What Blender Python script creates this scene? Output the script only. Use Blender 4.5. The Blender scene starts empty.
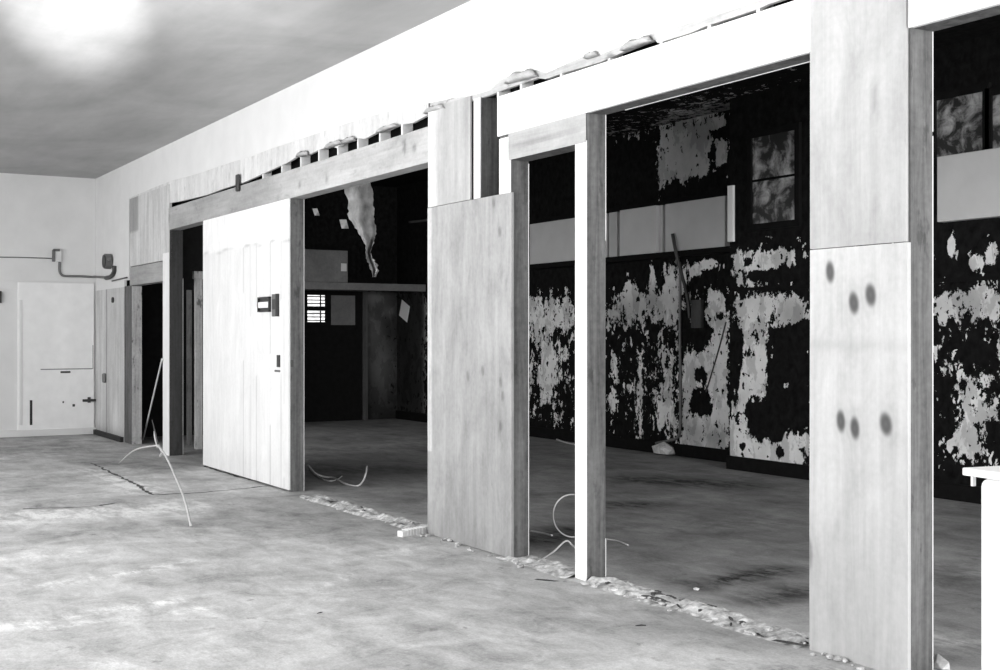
import bpy, bmesh, math, random
import numpy as np
from mathutils import Vector
from mathutils import noise as mnoise

random.seed(7)
rng = np.random.default_rng(5)
C = bpy.context.scene.collection
sc = bpy.context.scene
sc.view_settings.view_transform = 'Standard'
sc.view_settings.look = 'None'

# ------------------------------------------------------------------ surveying
# room frame: x runs along the partition (towards the viewer), y goes through it
# (partition front face is y = 0), z up.
FPX = 1250.0
VP = 733.0
L_ = math.hypot(FPX, VP)
FX, FY = -FPX / L_, VP / L_
RX, RY = FY, -FX
CAM = (0.0, -4.31, 1.5)

def _d(px, py):
    a = (px - 500) / FPX
    return FX + RX * a, FY + RY * a, (335 - py) / FPX

def onY(px, py, y=0.0):
    dx, dy, dz = _d(px, py)
    t = (y - CAM[1]) / dy
    return dx * t, CAM[2] + dz * t

def onX(px, py, x):
    dx, dy, dz = _d(px, py)
    t = x / dx
    return CAM[1] + dy * t, CAM[2] + dz * t

def onZ(px, py, z=0.0):
    dx, dy, dz = _d(px, py)
    t = (z - CAM[2]) / dz
    return dx * t, CAM[1] + dy * t

def at(px, py, Z):
    dx, dy, dz = _d(px, py)
    return Vector((dx * Z, CAM[1] + dy * Z, CAM[2] + dz * Z))

def sx(px, y=0.0):
    return onY(px, 335, y)[0]

def zz(px, py, y=0.0):
    return onY(px, py, y)[1]

# ------------------------------------------------------------------ tagging
def tag(o, label=None, cat=None, group=None, kind=None):
    if label: o['label'] = label
    if cat: o['category'] = cat
    if group: o['group'] = group
    if kind: o['kind'] = kind
    return o

def empty(name, loc, label, cat, group=None):
    o = bpy.data.objects.new(name, None)
    C.objects.link(o)
    o.location = loc
    o.empty_display_size = 0.1
    return tag(o, label, cat, group)

def link_mesh(name, verts, faces, m, parent=None, attrs=None, smooth=False, base=None):
    """verts in room coordinates; the origin is moved to the base centre"""
    v = np.array(verts, dtype=float)
    if base is None:
        lo, hi = v.min(0), v.max(0)
        base = np.array([(lo[0] + hi[0]) / 2, (lo[1] + hi[1]) / 2, lo[2]])
    else:
        base = np.array(base)
    me = bpy.data.meshes.new(name)
    me.from_pydata((v - base).tolist(), [], [tuple(f) for f in faces])
    me.update()
    if attrs:
        for k, arr in attrs.items():
            a = me.attributes.new(k, 'FLOAT', 'POINT')
            a.data.foreach_set('value', np.asarray(arr, dtype=np.float32))
    if smooth:
        for p in me.polygons: p.use_smooth = True
    o = bpy.data.objects.new(name, me)
    C.objects.link(o)
    if m: me.materials.append(m)
    if parent is not None:
        o.parent = parent
        o.location = base - np.array(parent.location)
    else:
        o.location = base
    return o

def struct(o):
    o['kind'] = 'structure'
    return o

# ------------------------------------------------------------------ shape makers
class MB:
    def __init__(self): self.v, self.f = [], []
    def add(self, v, f):
        n = len(self.v)
        self.v += [tuple(p) for p in v]
        self.f += [tuple(i + n for i in q) for q in f]
    def box(self, x0, x1, y0, y1, z0, z1):
        x0, x1 = sorted((x0, x1)); y0, y1 = sorted((y0, y1)); z0, z1 = sorted((z0, z1))
        v = [(x, y, z) for z in (z0, z1) for y in (y0, y1) for x in (x0, x1)]
        f = [(0,2,3,1),(4,5,7,6),(0,1,5,4),(2,6,7,3),(0,4,6,2),(1,3,7,5)]
        self.add(v, f); return self
    def bbox(self, x0, x1, y0, y1, z0, z1, b=0.004, seg=2):
        x0, x1 = sorted((x0, x1)); y0, y1 = sorted((y0, y1)); z0, z1 = sorted((z0, z1))
        bm = bmesh.new()
        vs = [bm.verts.new((x, y, z)) for z in (z0, z1) for y in (y0, y1) for x in (x0, x1)]
        for q in [(0,2,3,1),(4,5,7,6),(0,1,5,4),(2,6,7,3),(0,4,6,2),(1,3,7,5)]:
            bm.faces.new([vs[i] for i in q])
        bmesh.ops.bevel(bm, geom=bm.edges[:], offset=b, segments=seg, affect='EDGES', profile=0.5)
        bm.verts.index_update()
        self.add([v.co[:] for v in bm.verts], [[v.index for v in f.verts] for f in bm.faces])
        bm.free(); return self
    def tube(self, pts, r, n=8, r1=None):
        pts = [Vector(p) for p in pts]
        rings = []
        prev = None
        for i, p in enumerate(pts):
            t = (pts[min(i+1, len(pts)-1)] - pts[max(i-1, 0)]).normalized()
            a = prev if prev is not None else (Vector((0,0,1)) if abs(t.z) < .9 else Vector((1,0,0)))
            a = (a - t * a.dot(t)).normalized(); b = t.cross(a); prev = a
            rr = r if r1 is None else r + (r1 - r) * i / (len(pts) - 1)
            rings.append([p + (a * math.cos(k*2*math.pi/n) + b * math.sin(k*2*math.pi/n)) * rr for k in range(n)])
        v = [q for R in rings for q in R]
        f = []
        for i in range(len(pts)-1):
            for k in range(n):
                f.append((i*n+k, i*n+(k+1) % n, (i+1)*n+(k+1) % n, (i+1)*n+k))
        f.append(tuple(reversed(range(n)))); f.append(tuple((len(pts)-1)*n+k for k in range(n)))
        self.add(v, f); return self
    def prism_y(self, poly, y0, y1):
        """polygon in (x,z), extruded y0..y1"""
        n = len(poly)
        v = [(x, y0, z) for x, z in poly] + [(x, y1, z) for x, z in poly]
        f = [tuple(range(n)), tuple(reversed(range(n, 2*n)))]
        f += [(i, i+n, (i+1) % n + n, (i+1) % n) for i in range(n)]
        self.add(v, f); return self
    def build(self, name, m, parent=None, smooth=False):
        return link_mesh(name, self.v, self.f, m, parent, smooth=smooth)

def catmull(pts, k=8):
    P = [Vector(p) for p in pts]
    P = [P[0]*2-P[1]] + P + [P[-1]*2-P[-2]]
    out = []
    for i in range(1, len(P)-2):
        for j in range(k):
            t = j / k
            out.append(0.5*((2*P[i]) + (P[i+1]-P[i-1])*t + (2*P[i-1]-5*P[i]+4*P[i+1]-P[i+2])*t*t + (3*P[i]-P[i-1]-3*P[i+1]+P[i+2])*t**3))
    out.append(P[-2])
    return out

def panel(name, x0, x1, y0, y1, z0, z1, m, parent=None, step=0.02, painter=None, smooth=False, wav=0.0):
    """board in the xz plane: gridded front face at y0 (towards the viewer), solid to y1; attribute tone"""
    nx = max(2, int(round((x1-x0)/step))+1); nz = max(2, int(round((z1-z0)/step))+1)
    X = np.linspace(x0, x1, nx); Zs = np.linspace(z0, z1, nz)
    gx, gz = np.meshgrid(X, Zs)
    gx = gx.ravel(); gz = gz.ravel()
    gy = np.full_like(gx, y0)
    if wav:
        gy = gy - wav * (0.5 + 0.5*np.sin(gx*7.1+1.3)*np.sin(gz*2.3+.4))
    tone = np.ones_like(gx) if painter is None else painter(gx, gz)
    v = np.stack([gx, gy, gz], 1)
    idx = np.arange(nx*nz).reshape(nz, nx)
    f = np.stack([idx[:-1, :-1].ravel(), idx[:-1, 1:].ravel(), idx[1:, 1:].ravel(), idx[1:, :-1].ravel()], 1).tolist()
    bord = list(idx[0, :]) + list(idx[1:, -1]) + list(idx[-1, -2::-1]) + list(idx[-2:0:-1, 0])
    nb = len(bord); base = nx*nz
    vb = v[bord].copy(); vb[:, 1] = y1
    v = np.vstack([v, vb]); tone = np.concatenate([tone, tone[bord]*0.9])
    for i in range(nb):
        j = (i+1) % nb
        f.append((bord[i], base+i, base+j, bord[j]))
    f.append(tuple(base+i for i in range(nb)))
    return link_mesh(name, v, f, m, parent, attrs={'tone': tone}, smooth=False)

def blob(gx, gz, cx, cz, rx, rz, amp, hard=2.0):
    d = ((gx-cx)/rx)**2 + ((gz-cz)/rz)**2
    return amp * np.exp(-np.power(d, hard/2) )

# ------------------------------------------------------------------ materials
def mat(name):
    m = bpy.data.materials.new(name); m.use_nodes = True
    nt = m.node_tree
    b = nt.nodes['Principled BSDF']
    return m, nt, b

def N(nt, t, **kw):
    n = nt.nodes.new(t)
    for k, v in kw.items():
        if k.startswith('i_'): n.inputs[k[2:].replace('_', ' ')].default_value = v
        else: setattr(n, k, v)
    return n

def coords(nt, scale=(1,1,1), rot=(0,0,0)):
    tc = N(nt, 'ShaderNodeTexCoord'); mp = N(nt, 'ShaderNodeMapping')
    mp.inputs['Scale'].default_value = scale; mp.inputs['Rotation'].default_value = rot
    nt.links.new(tc.outputs['Object'], mp.inputs['Vector'])
    return mp.outputs['Vector']

def noise(nt, vec, scale, detail=4, rough=.55, dist=0.0):
    n = N(nt, 'ShaderNodeTexNoise')
    n.inputs['Scale'].default_value = scale; n.inputs['Detail'].default_value = detail
    n.inputs['Roughness'].default_value = rough; n.inputs['Distortion'].default_value = dist
    nt.links.new(vec, n.inputs['Vector'])
    return n.outputs['Fac']

def mrange(nt, v, a, b, c, d, smooth=False):
    n = N(nt, 'ShaderNodeMapRange')
    if smooth: n.interpolation_type = 'SMOOTHSTEP'
    for i, x in zip(('From Min', 'From Max', 'To Min', 'To Max'), (a, b, c, d)): n.inputs[i].default_value = x
    nt.links.new(v, n.inputs['Value'])
    return n.outputs['Result']

def mth(nt, op, a, b=None, clamp=False):
    n = N(nt, 'ShaderNodeMath', operation=op); n.use_clamp = clamp
    for i, x in enumerate((a, b)):
        if x is None: continue
        if isinstance(x, (int, float)): n.inputs[i].default_value = x
        else: nt.links.new(x, n.inputs[i])
    return n.outputs[0]

def attr(nt, name):
    n = N(nt, 'ShaderNodeAttribute', attribute_name=name)
    return n.outputs['Fac']

def bump(nt, b, h, strength=.3, dist=.01):
    n = N(nt, 'ShaderNodeBump'); n.inputs['Strength'].default_value = strength; n.inputs['Distance'].default_value = dist
    nt.links.new(h, n.inputs['Height']); nt.links.new(n.outputs['Normal'], b.inputs['Normal'])

def setcol(nt, b, v):
    nt.links.new(v, b.inputs['Base Color'])

def simple(name, g, rough=.7, metal=0.0, var=.15, scale=12, bmp=.1):
    m, nt, b = mat(name)
    n = noise(nt, coords(nt), scale, 5)
    setcol(nt, b, mrange(nt, n, .25, .75, g*(1-var), g*(1+var)))
    b.inputs['Roughness'].default_value = rough; b.inputs['Metallic'].default_value = metal
    if bmp: bump(nt, b, n, bmp, .004)
    return m

def wood(name, lo, hi, axis='z', use_tone=False, rough=.75, fine=1.0, spots=0.0, grain=.5, blotch=.5):
    m, nt, b = mat(name)
    s = {'z': (12, 12, 0.5), 'x': (0.5, 12, 12)}[axis]
    s2 = {'z': (2.4, 2.4, .9), 'x': (.9, 2.4, 2.4)}[axis]
    n1 = noise(nt, coords(nt, s), 1.7*fine, 7, .65, .6)
    n2 = noise(nt, coords(nt, s2), 2.0, 7, .66, .5)
    n3 = noise(nt, coords(nt), 30, 3, .6)
    v = mth(nt, 'ADD', mth(nt, 'MULTIPLY', n1, grain*.85), mth(nt, 'ADD', mth(nt, 'MULTIPLY', n2, blotch*.85), mth(nt, 'MULTIPLY', n3, .15)))
    col = mrange(nt, v, .36, .64, lo, hi)
    if spots:
        sp = noise(nt, coords(nt, s2), 5, 6, .65)
        col = mth(nt, 'MULTIPLY', col, mrange(nt, sp, .56, .68, 1.0, 1-spots, True))
    if use_tone: col = mth(nt, 'MULTIPLY', col, attr(nt, 'tone'))
    setcol(nt, b, col); b.inputs['Roughness'].default_value = rough
    bump(nt, b, n1, .12, .003)
    return m

M = {}
M['white'] = simple('white paint', .86, .6, 0, .05, 6, .05)
M['bead'] = simple('pale bead', .6, .7, 0, .1, 9)
M['white_dull'] = wood('worn white paint', .68, .84, 'z', True, grain=.35, blotch=.65)
M['white_wood'] = wood('whitewashed timber', .72, .9, 'z')
M['plaster'] = simple('white plaster', .72, .85, 0, .05, 3, .12)
M['ply'] = wood('plywood', .24, .42, 'z', True, grain=.3, blotch=.7, spots=.12)
M['ply_light'] = wood('pale plywood', .32, .50, 'z', True, grain=.3, blotch=.7)
M['knotty'] = wood('knotty pale board', .37, .57, 'z', True, fine=.6, grain=.45, blotch=.55)
M['timber'] = wood('weathered timber', .025, .16, 'z', spots=.5, grain=.6, blotch=.4)
M['timber_dark'] = wood('dark timber', .03, .075, 'z', spots=.3)
M['beam'] = wood('header timber', .27, .48, 'x', True)
M['beam_pale'] = wood('pale header timber', .32, .54, 'x', True, grain=.4, blotch=.6, spots=.2)
M['board_streak'] = wood('streaked board', .4, .72, 'z', True, grain=.6, blotch=.4)
M['peel_jamb'] = wood('peeling jamb paint', .2, .62, 'z', spots=.7)
M['dark'] = simple('dark cavity', .02, .9)
M['black'] = simple('black paint', .008, .9, 0, .3)
M['black'].node_tree.nodes['Principled BSDF'].inputs['Specular IOR Level'].default_value = .08
M['grey_metal'] = simple('grey metal', .16, .5, .3)
M['dark_metal'] = simple('dark metal', .05, .5, .3)
M['panel_grey'] = simple('pale panel board', .55, .7, 0, .06, 4)
M['panel_edge'] = simple('pale panel edge', .75, .7, 0, .06, 4)
M['paper'] = simple('white paper', .85, .8, 0, .03)
M['wire'] = simple('pale wire', .5, .6)
M['wire_dark'] = simple('dark wire', .06, .6)
M['chip'] = simple('plaster chip', .55, .9, 0, .4, 30, .4)
M['chip_dark'] = simple('dark splinter', .06, .9, 0, .4, 30, .4)
M['rubble'] = simple('crumbled mortar', .52, .95, 0, .75, 22, .8)
M['sheet'] = simple('torn hanging sheet', .5, .9, 0, .6, 5, .5)
M['crack'] = simple('crack', .07, .95)
M['box'] = wood('dim box board', .10, .16, 'x')

# concrete
def concrete():
    m, nt, b = mat('worn concrete')
    v = coords(nt)
    big = noise(nt, v, .55, 5, .6, .6)
    mid = noise(nt, v, 2.9, 9, .72, .8)
    streak = noise(nt, coords(nt, (.7, 2.2, 1), (0, 0, math.radians(-30))), 2.3, 8, .7, .6)
    fine = noise(nt, v, 38, 4, .7)
    t = mth(nt, 'ADD', mth(nt, 'MULTIPLY', big, .3), mth(nt, 'MULTIPLY', mid, .34))
    t = mth(nt, 'ADD', t, mth(nt, 'MULTIPLY', streak, .22))
    t = mth(nt, 'ADD', t, mth(nt, 'MULTIPLY', fine, .14))
    col = mrange(nt, t, .38, .62, .42, 1.55)
    pit = noise(nt, v, 7, 6, .7)
    col = mth(nt, 'MULTIPLY', col, mrange(nt, pit, .60, .70, 1, .62, True))
    wn = noise(nt, v, 4.5, 8, .72, .6)
    wn2 = noise(nt, coords(nt, (.8, 3, 1), (0, 0, math.radians(-30))), 3.5, 7, .7, .4)
    wm = mrange(nt, mth(nt, 'ADD', mth(nt, 'MULTIPLY', wn, .5), mth(nt, 'MULTIPLY', wn2, .5)), .45, .56, .0, 1.5)
    ton = mth(nt, 'ADD', attr(nt, 'tone'), mth(nt, 'MULTIPLY', attr(nt, 'wear'), wm))
    col = mth(nt, 'MULTIPLY', col, ton)
    grit = noise(nt, v, 90, 3, .7)
    col = mth(nt, 'MULTIPLY', col, mrange(nt, grit, .3, .7, .86, 1.14))
    col = mth(nt, 'MINIMUM', col, .82)
    setcol(nt, b, col)
    b.inputs['Roughness'].default_value = .8
    bump(nt, b, t, .35, .015)
    return m
M['concrete'] = concrete()

def ceiling_mat():
    m, nt, b = mat('stained ceiling')
    v = coords(nt)
    a = noise(nt, v, .5, 6, .6, .8); c = noise(nt, coords(nt, (.5, 2, 1)), 1.4, 6, .65)
    t = mth(nt, 'ADD', mth(nt, 'MULTIPLY', a, .6), mth(nt, 'MULTIPLY', c, .4))
    setcol(nt, b, mth(nt, 'MULTIPLY', mrange(nt, t, .34, .66, .25, .43), attr(nt, 'tone')))
    b.inputs['Roughness'].default_value = .45
    bump(nt, b, c, .1, .01)
    return m
M['ceiling'] = ceiling_mat()

def peel():
    m, nt, b = mat('peeling black and pale paint')
    v = coords(nt)
    n1 = noise(nt, coords(nt, (1, 1, .62)), 3.6, 3, .5, .3)
    n2 = noise(nt, coords(nt, (1, 1, .8)), 13, 4, .6, .3)
    n3 = noise(nt, coords(nt, (1, 1, .55)), 7.5, 8, .72, .5)
    t = mth(nt, 'ADD', mth(nt, 'MULTIPLY', n1, .35), mth(nt, 'MULTIPLY', n2, .35))
    t = mth(nt, 'ADD', t, mth(nt, 'MULTIPLY', n3, .5))
    t = mth(nt, 'ADD', t, mth(nt, 'MULTIPLY', mth(nt, 'SUBTRACT', noise(nt, v, 34, 4, .7), .5), .16))
    t = mth(nt, 'ADD', mth(nt, 'MULTIPLY', mth(nt, 'SUBTRACT', t, .6), 1.75), .5)
    bi = attr(nt, 'bias')
    t = mth(nt, 'ADD', t, bi)
    fl = noise(nt, coords(nt, (1, 1, .8)), 10, 5, .6, .3)
    t = mth(nt, 'SUBTRACT', t, mth(nt, 'MULTIPLY', mrange(nt, fl, .585, .63, 0, .55, True), mrange(nt, bi, .10, .34, 1.0, .55)))
    fl2 = noise(nt, coords(nt, (1, 1, .7), (.4, 0, 1.1)), 8.5, 5, .62, .3)
    t = mth(nt, 'ADD', t, mth(nt, 'MULTIPLY', mrange(nt, fl2, .60, .645, 0, .6, True), mrange(nt, bi, -.42, -.2, 0, 1)))
    k = mrange(nt, t, .49, .515, 0, 1)
    g = noise(nt, v, 2.2, 6, .65)
    g2 = mrange(nt, noise(nt, coords(nt, (1, 1, .6), (0, 0, .7)), 4.0, 7, .65, .3), .50, .53, 1.0, .72)
    pale = mth(nt, 'MULTIPLY', g2, mrange(nt, g, .3, .7, .62, .92))
    pale = mth(nt, 'MULTIPLY', pale, attr(nt, 'tone'))
    dk = mrange(nt, n2, .3, .7, .004, .014)
    mx = N(nt, 'ShaderNodeMix', data_type='FLOAT')
    nt.links.new(k, mx.inputs[0]); nt.links.new(dk, mx.inputs[2]); nt.links.new(pale, mx.inputs[3])
    setcol(nt, b, mx.outputs[0]); b.inputs['Roughness'].default_value = .9
    b.inputs['Specular IOR Level'].default_value = .05
    bump(nt, b, k, .5, .006)
    return m
M['peel'] = peel()

def mottled():
    m, nt, b = mat('dirty mottled glass')
    v = coords(nt)
    a = noise(nt, v, 5.5, 6, .65, .5); c = noise(nt, v, 1.6, 2, .5)
    t = mth(nt, 'ADD', mth(nt, 'MULTIPLY', a, .65), mth(nt, 'MULTIPLY', c, .35))
    setcol(nt, b, mrange(nt, t, .46, .62, .02, .5))
    b.inputs['Roughness'].default_value = .35
    return m
M['mottled'] = mottled()

def glow():
    m, nt, b = mat('daylight behind louvre')
    b.inputs['Base Color'].default_value = (.8, .8, .8, 1)
    b.inputs['Emission Color'].default_value = (1, 1, 1, 1)
    n = noise(nt, coords(nt), 9, 2)
    nt.links.new(mrange(nt, n, .3, .7, .6, 1.5), b.inputs['Emission Strength'])
    return m
M['daylight'] = glow()

# ------------------------------------------------------------------ setting
XB = -19.5        # back wall of the front room
XE = -20.3        # end wall of the room behind
XR = 3.2          # right end (behind the viewer)
CH = 3.876        # front ceiling
CI = 4.15         # ceiling of the room behind
YL = 5.45; YR = 5.0   # far wall, left and right portions
TH = 0.14         # partition thickness
XSTEP = sx(730, YR)

# floor -------------------------------------------------------------
def seg_dist(gx, gy, a, b):
    a = np.array(a); b = np.array(b); d = b - a
    t = np.clip(((gx-a[0])*d[0] + (gy-a[1])*d[1]) / (d @ d), 0, 1)
    return np.hypot(gx-a[0]-t*d[0], gy-a[1]-t*d[1])

def make_floor():
    st = 0.05
    X = np.arange(XE-.1, XR+.01, st); Y = np.arange(-8.5, YL+.1, st)
    gx, gy = np.meshgrid(X, Y); nx, ny = len(X), len(Y)
    gx = gx.ravel(); gy = gy.ravel()
    tone = np.full_like(gx, .47)
    # room behind: darker concrete
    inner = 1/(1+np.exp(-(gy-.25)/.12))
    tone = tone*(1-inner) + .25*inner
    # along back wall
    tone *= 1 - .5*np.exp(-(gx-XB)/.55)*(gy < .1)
    def streak(p, q, w, amp):
        d = seg_dist(gx, gy, onZ(*p), onZ(*q))
        return amp*np.exp(-(d/w)**2)
    wob = np.array([mnoise.noise(Vector((x*1.7, y*1.7, 3))) for x, y in zip(gx, gy)])
    k = 0; kn_ = 0
    for p, q, w, a in [((-20,630),(180,600),.055,.20), ((30,629),(215,607),.04,.16), ((100,664),(240,650),.05,.12),
                       ((30,588),(192,562),.05,.13), ((0,517),(180,507),.30,.20), ((95,470),(145,492),.16,.20),
                       ((310,590),(350,575),.04,.14), ((110,575),(180,565),.06,.12), ((300,568),(420,548),.05,.08),
                       ((330,600),(430,590),.03,.10), ((500,640),(640,600),.03,.06), ((0,560),(60,552),.15,.10),
                       ((640,470),(700,470),.3,.03), ((610,530),(800,520),.25,.05), ((305,452),(425,444),.35,.06),
                       ((940,565),(1000,575),.15,.08), ((940,640),(1000,650),.12,.12), ((640,500),(700,497),.1,.04)]:
        k += streak(p, q, w*1.5, a)
    for p, q, w, a in [((640,480),(730,485),.30,.09), ((600,505),(640,505),.2,.09), ((700,585),(780,570),.12,.10),
                       ((310,470),(420,470),.35,.05), ((100,530),(250,535),.4,.05), ((760,600),(805,590),.15,.08),
                       ((540,540),(570,530),.18,.10), ((730,670),(840,670),.1,.12), ((10,455),(90,445),.5,.07)]:
        k -= streak(p, q, w*1.3, a*1.2); kn_ = kn_ + streak(p, q, w*1.3, a/.10)
    wear = k
    tone = tone*np.exp(-.55*np.clip(kn_*(1+1.2*wob), 0, 1.6)*(gy > 0))
    # smoother slab patch in front of the left doorways
    dpt = .03*(seg_dist(gx, gy, onZ(120,455), onZ(225,475)) < .45)
    tone = np.clip(tone - dpt*1.2 + 0.05*wob, .05, .75)
    gz = np.zeros_like(gx)
    v = np.stack([gx, gy, gz], 1)
    idx = np.arange(nx*ny).reshape(ny, nx)
    f = np.stack([idx[:-1, :-1].ravel(), idx[:-1, 1:].ravel(), idx[1:, 1:].ravel(), idx[1:, :-1].ravel()], 1).tolist()
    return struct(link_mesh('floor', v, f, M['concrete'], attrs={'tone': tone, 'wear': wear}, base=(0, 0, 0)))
floor = make_floor()

def crack(pts, w):
    P = [Vector((*onZ(*p), .0015)) for p in pts]
    # jitter
    Q = []
    for a, b in zip(P[:-1], P[1:]):
        n = max(2, int((b-a).length/.07))
        for i in range(n):
            q = a.lerp(b, i/n); q.x += random.uniform(-.02, .02); q.y += random.uniform(-.02, .02); Q.append(q)
    Q.append(P[-1])
    v, f = [], []
    for i, q in enumerate(Q):
        t = (Q[min(i+1, len(Q)-1)]-Q[max(i-1, 0)]).normalized(); s = Vector((-t.y, t.x, 0))*w*random.uniform(.4, 1.2)
        v += [q-s, q+s]
        if i: f.append((2*i-2, 2*i-1, 2*i+1, 2*i))
    return link_mesh('crack', v, f, M['crack'], floor)
crack([(92,463),(110,472),(135,484),(152,495),(200,493),(268,486)], .022)
crack([(20,509),(60,508),(98,506),(116,503)], .02)
crack([(203,466),(240,477),(292,490)], .018)
crack([(85,441),(140,442)], .02)

# ceilings ----------------------------------------------------------
def make_ceiling():
    X = np.arange(XB, XR+.1, .15); Y = np.arange(-8.5, .01+.1, .15)
    gx, gy = np.meshgrid(X, Y); nx, ny = len(X), len(Y); gx = gx.ravel(); gy = gy.ravel()
    tone = np.ones_like(gx)
    v = np.stack([gx, np.minimum(gy, 0), np.full_like(gx, CH)], 1)
    idx = np.arange(nx*ny).reshape(ny, nx)
    f = np.stack([idx[:-1, :-1].ravel(), idx[1:, :-1].ravel(), idx[1:, 1:].ravel(), idx[:-1, 1:].ravel()], 1).tolist()
    return struct(link_mesh('ceiling', v, f, M['ceiling'], attrs={'tone': tone}))
make_ceiling()

# peeling walls of the room behind ------------------------------------
def peel_wall_y(name, x0, x1, y, z0, z1, field, st=.035, thick=.12):
    nx = int((x1-x0)/st)+1; nz = int((z1-z0)/st)+1
    gx, gz = np.meshgrid(np.linspace(x0, x1, nx), np.linspace(z0, z1, nz)); gx = gx.ravel(); gz = gz.ravel()
    bias, tone = field(gx, gz)
    v = np.stack([gx, np.full_like(gx, y), gz], 1)
    idx = np.arange(nx*nz).reshape(nz, nx)
    f = np.stack([idx[:-1, :-1].ravel(), idx[:-1, 1:].ravel(), idx[1:, 1:].ravel(), idx[1:, :-1].ravel()], 1).tolist()
    return struct(link_mesh(name, v, f, M['peel'], attrs={'bias': bias, 'tone': tone}))

def fields(y, base, rects, ells, tones):
    def fn(gx, gz):
        b = np.full_like(gx, base); t = np.ones_like(gx)
        for (a, c, d, e, val) in rects:      # px rectangle sets the bias
            m_ = (a + d)/2
            X0, X1 = sx(a, y), sx(d, y); Z1, Z0 = zz(m_, c, y), zz(m_, e, y)
            s = .07
            w = 1/(1+np.exp(-(gx-X0)/s)) * 1/(1+np.exp((gx-X1)/s)) * 1/(1+np.exp(-(gz-Z0)/s)) * 1/(1+np.exp((gz-Z1)/s))
            b = b*(1-w) + val*w
        for (cx, cy, rx, ry, val) in ells:
            X, Z = onY(cx, cy, y)
            rX = abs(sx(cx+rx, y)-sx(cx-rx, y))/2; rZ = abs(zz(cx, cy-ry, y)-zz(cx, cy+ry, y))/2
            b = b + blob(gx, gz, X, Z, rX*1.1, rZ*1.1, val*1.25, 2)
        for (a, c, d, e, val) in tones:
            m_ = (a + d)/2
            X0, X1 = sx(a, y), sx(d, y); Z1, Z0 = zz(m_, c, y), zz(m_, e, y)
            s = .06
            w = 1/(1+np.exp(-(gx-X0)/s)) * 1/(1+np.exp((gx-X1)/s)) * 1/(1+np.exp(-(gz-Z0)/s)) * 1/(1+np.exp((gz-Z1)/s))
            t = t*(1-w) + val*w
        return b, t
    return fn

fL = fields(YL, -.5,
    [(520,292,578,338,.16), (520,338,578,432,-.10), (578,292,608,440,-.08),
     (604,290,684,330,.10), (604,330,652,442,-.14), (648,330,684,442,-.02), (682,288,731,458,.28),
     (658,120,729,194,.34), (604,124,662,140,.10), (662,262,690,300,.10), (380,290,427,420,.2)],
    [(548,372,8,26,.3), (540,340,10,10,.1), (672,192,7,11,-.7), (692,190,8,13,-.7), (716,182,9,13,-.8), (713,152,3,12,-.6), (720,133,8,4,-.7),
     (699,312,7,16,-.5), (701,338,9,13,-.6), (701,375,6,7,-.6), (701,403,9,12,-.7), (720,316,4,4,-.5), (685,330,5,18,-.45),
     (708,264,14,6,.7), (697,272,6,5,.5), (617,252,4,3,.6), (652,252,4,3,.6), (652,280,3,14,.6), (630,290,8,14,.5), (668,300,6,20,.3),
     (640,118,14,3,.55), (693,112,26,6,.5), (620,126,12,3,.45), (615,365,3,10,.3), (665,410,6,30,.15), (612,395,4,12,.25), (640,395,3,40,.2),
     ],
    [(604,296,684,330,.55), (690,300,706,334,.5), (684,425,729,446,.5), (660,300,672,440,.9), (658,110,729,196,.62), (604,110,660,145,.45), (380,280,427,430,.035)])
fR = fields(YR, -.5,
    [(729,243,812,287,.26), (729,291,812,332,.20), (729,332,776,470,.25), (771,332,812,425,-.45), (771,428,812,472,.36), (731,428,771,472,.36),
     (812,240,930,470,.05), (930,282,1010,330,.10), (930,330,1010,472,-.05)],
    [(783,276,9,8,-.7), (804,272,8,9,-.7), (776,438,6,5,-.3), (757,275,9,4,-.7), (799,252,3,6,-.6), (748,262,3,3,-.6), (770,246,10,3,-.4),
     (735,365,6,30,-.5), (738,345,5,12,-.4), (762,424,13,15,-.7), (752,408,8,10,-.4), (775,400,8,20,-.4), (805,326,6,4,-.6), (750,303,16,4,.2), (793,313,5,6,.5), (743,446,3,3,-.6), (780,452,5,6,-.5),
     (785,385,5,6,.5), (800,420,6,12,-.4),
     (952,246,5,12,.65), (975,262,8,10,.6), (992,250,8,14,.55), (985,300,10,12,.2), (945,310,8,10,.2), (975,420,10,30,.2), (942,395,7,40,-.2), (985,350,9,10,-.3), (960,445,12,12,.25), (950,430,4,8,-.3)],
    [(776,298,812,330,.55), (731,290,760,300,.7), (930,284,1010,330,.75), (900,100,1010,160,.6)])
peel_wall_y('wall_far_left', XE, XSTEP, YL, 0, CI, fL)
peel_wall_y('wall_far_right', XSTEP, XR, YR, 0, CI, fR)
struct(MB().box(XSTEP-.004, XSTEP, YR, YL, 0, CI).build('trim_9', M['black']))

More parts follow.
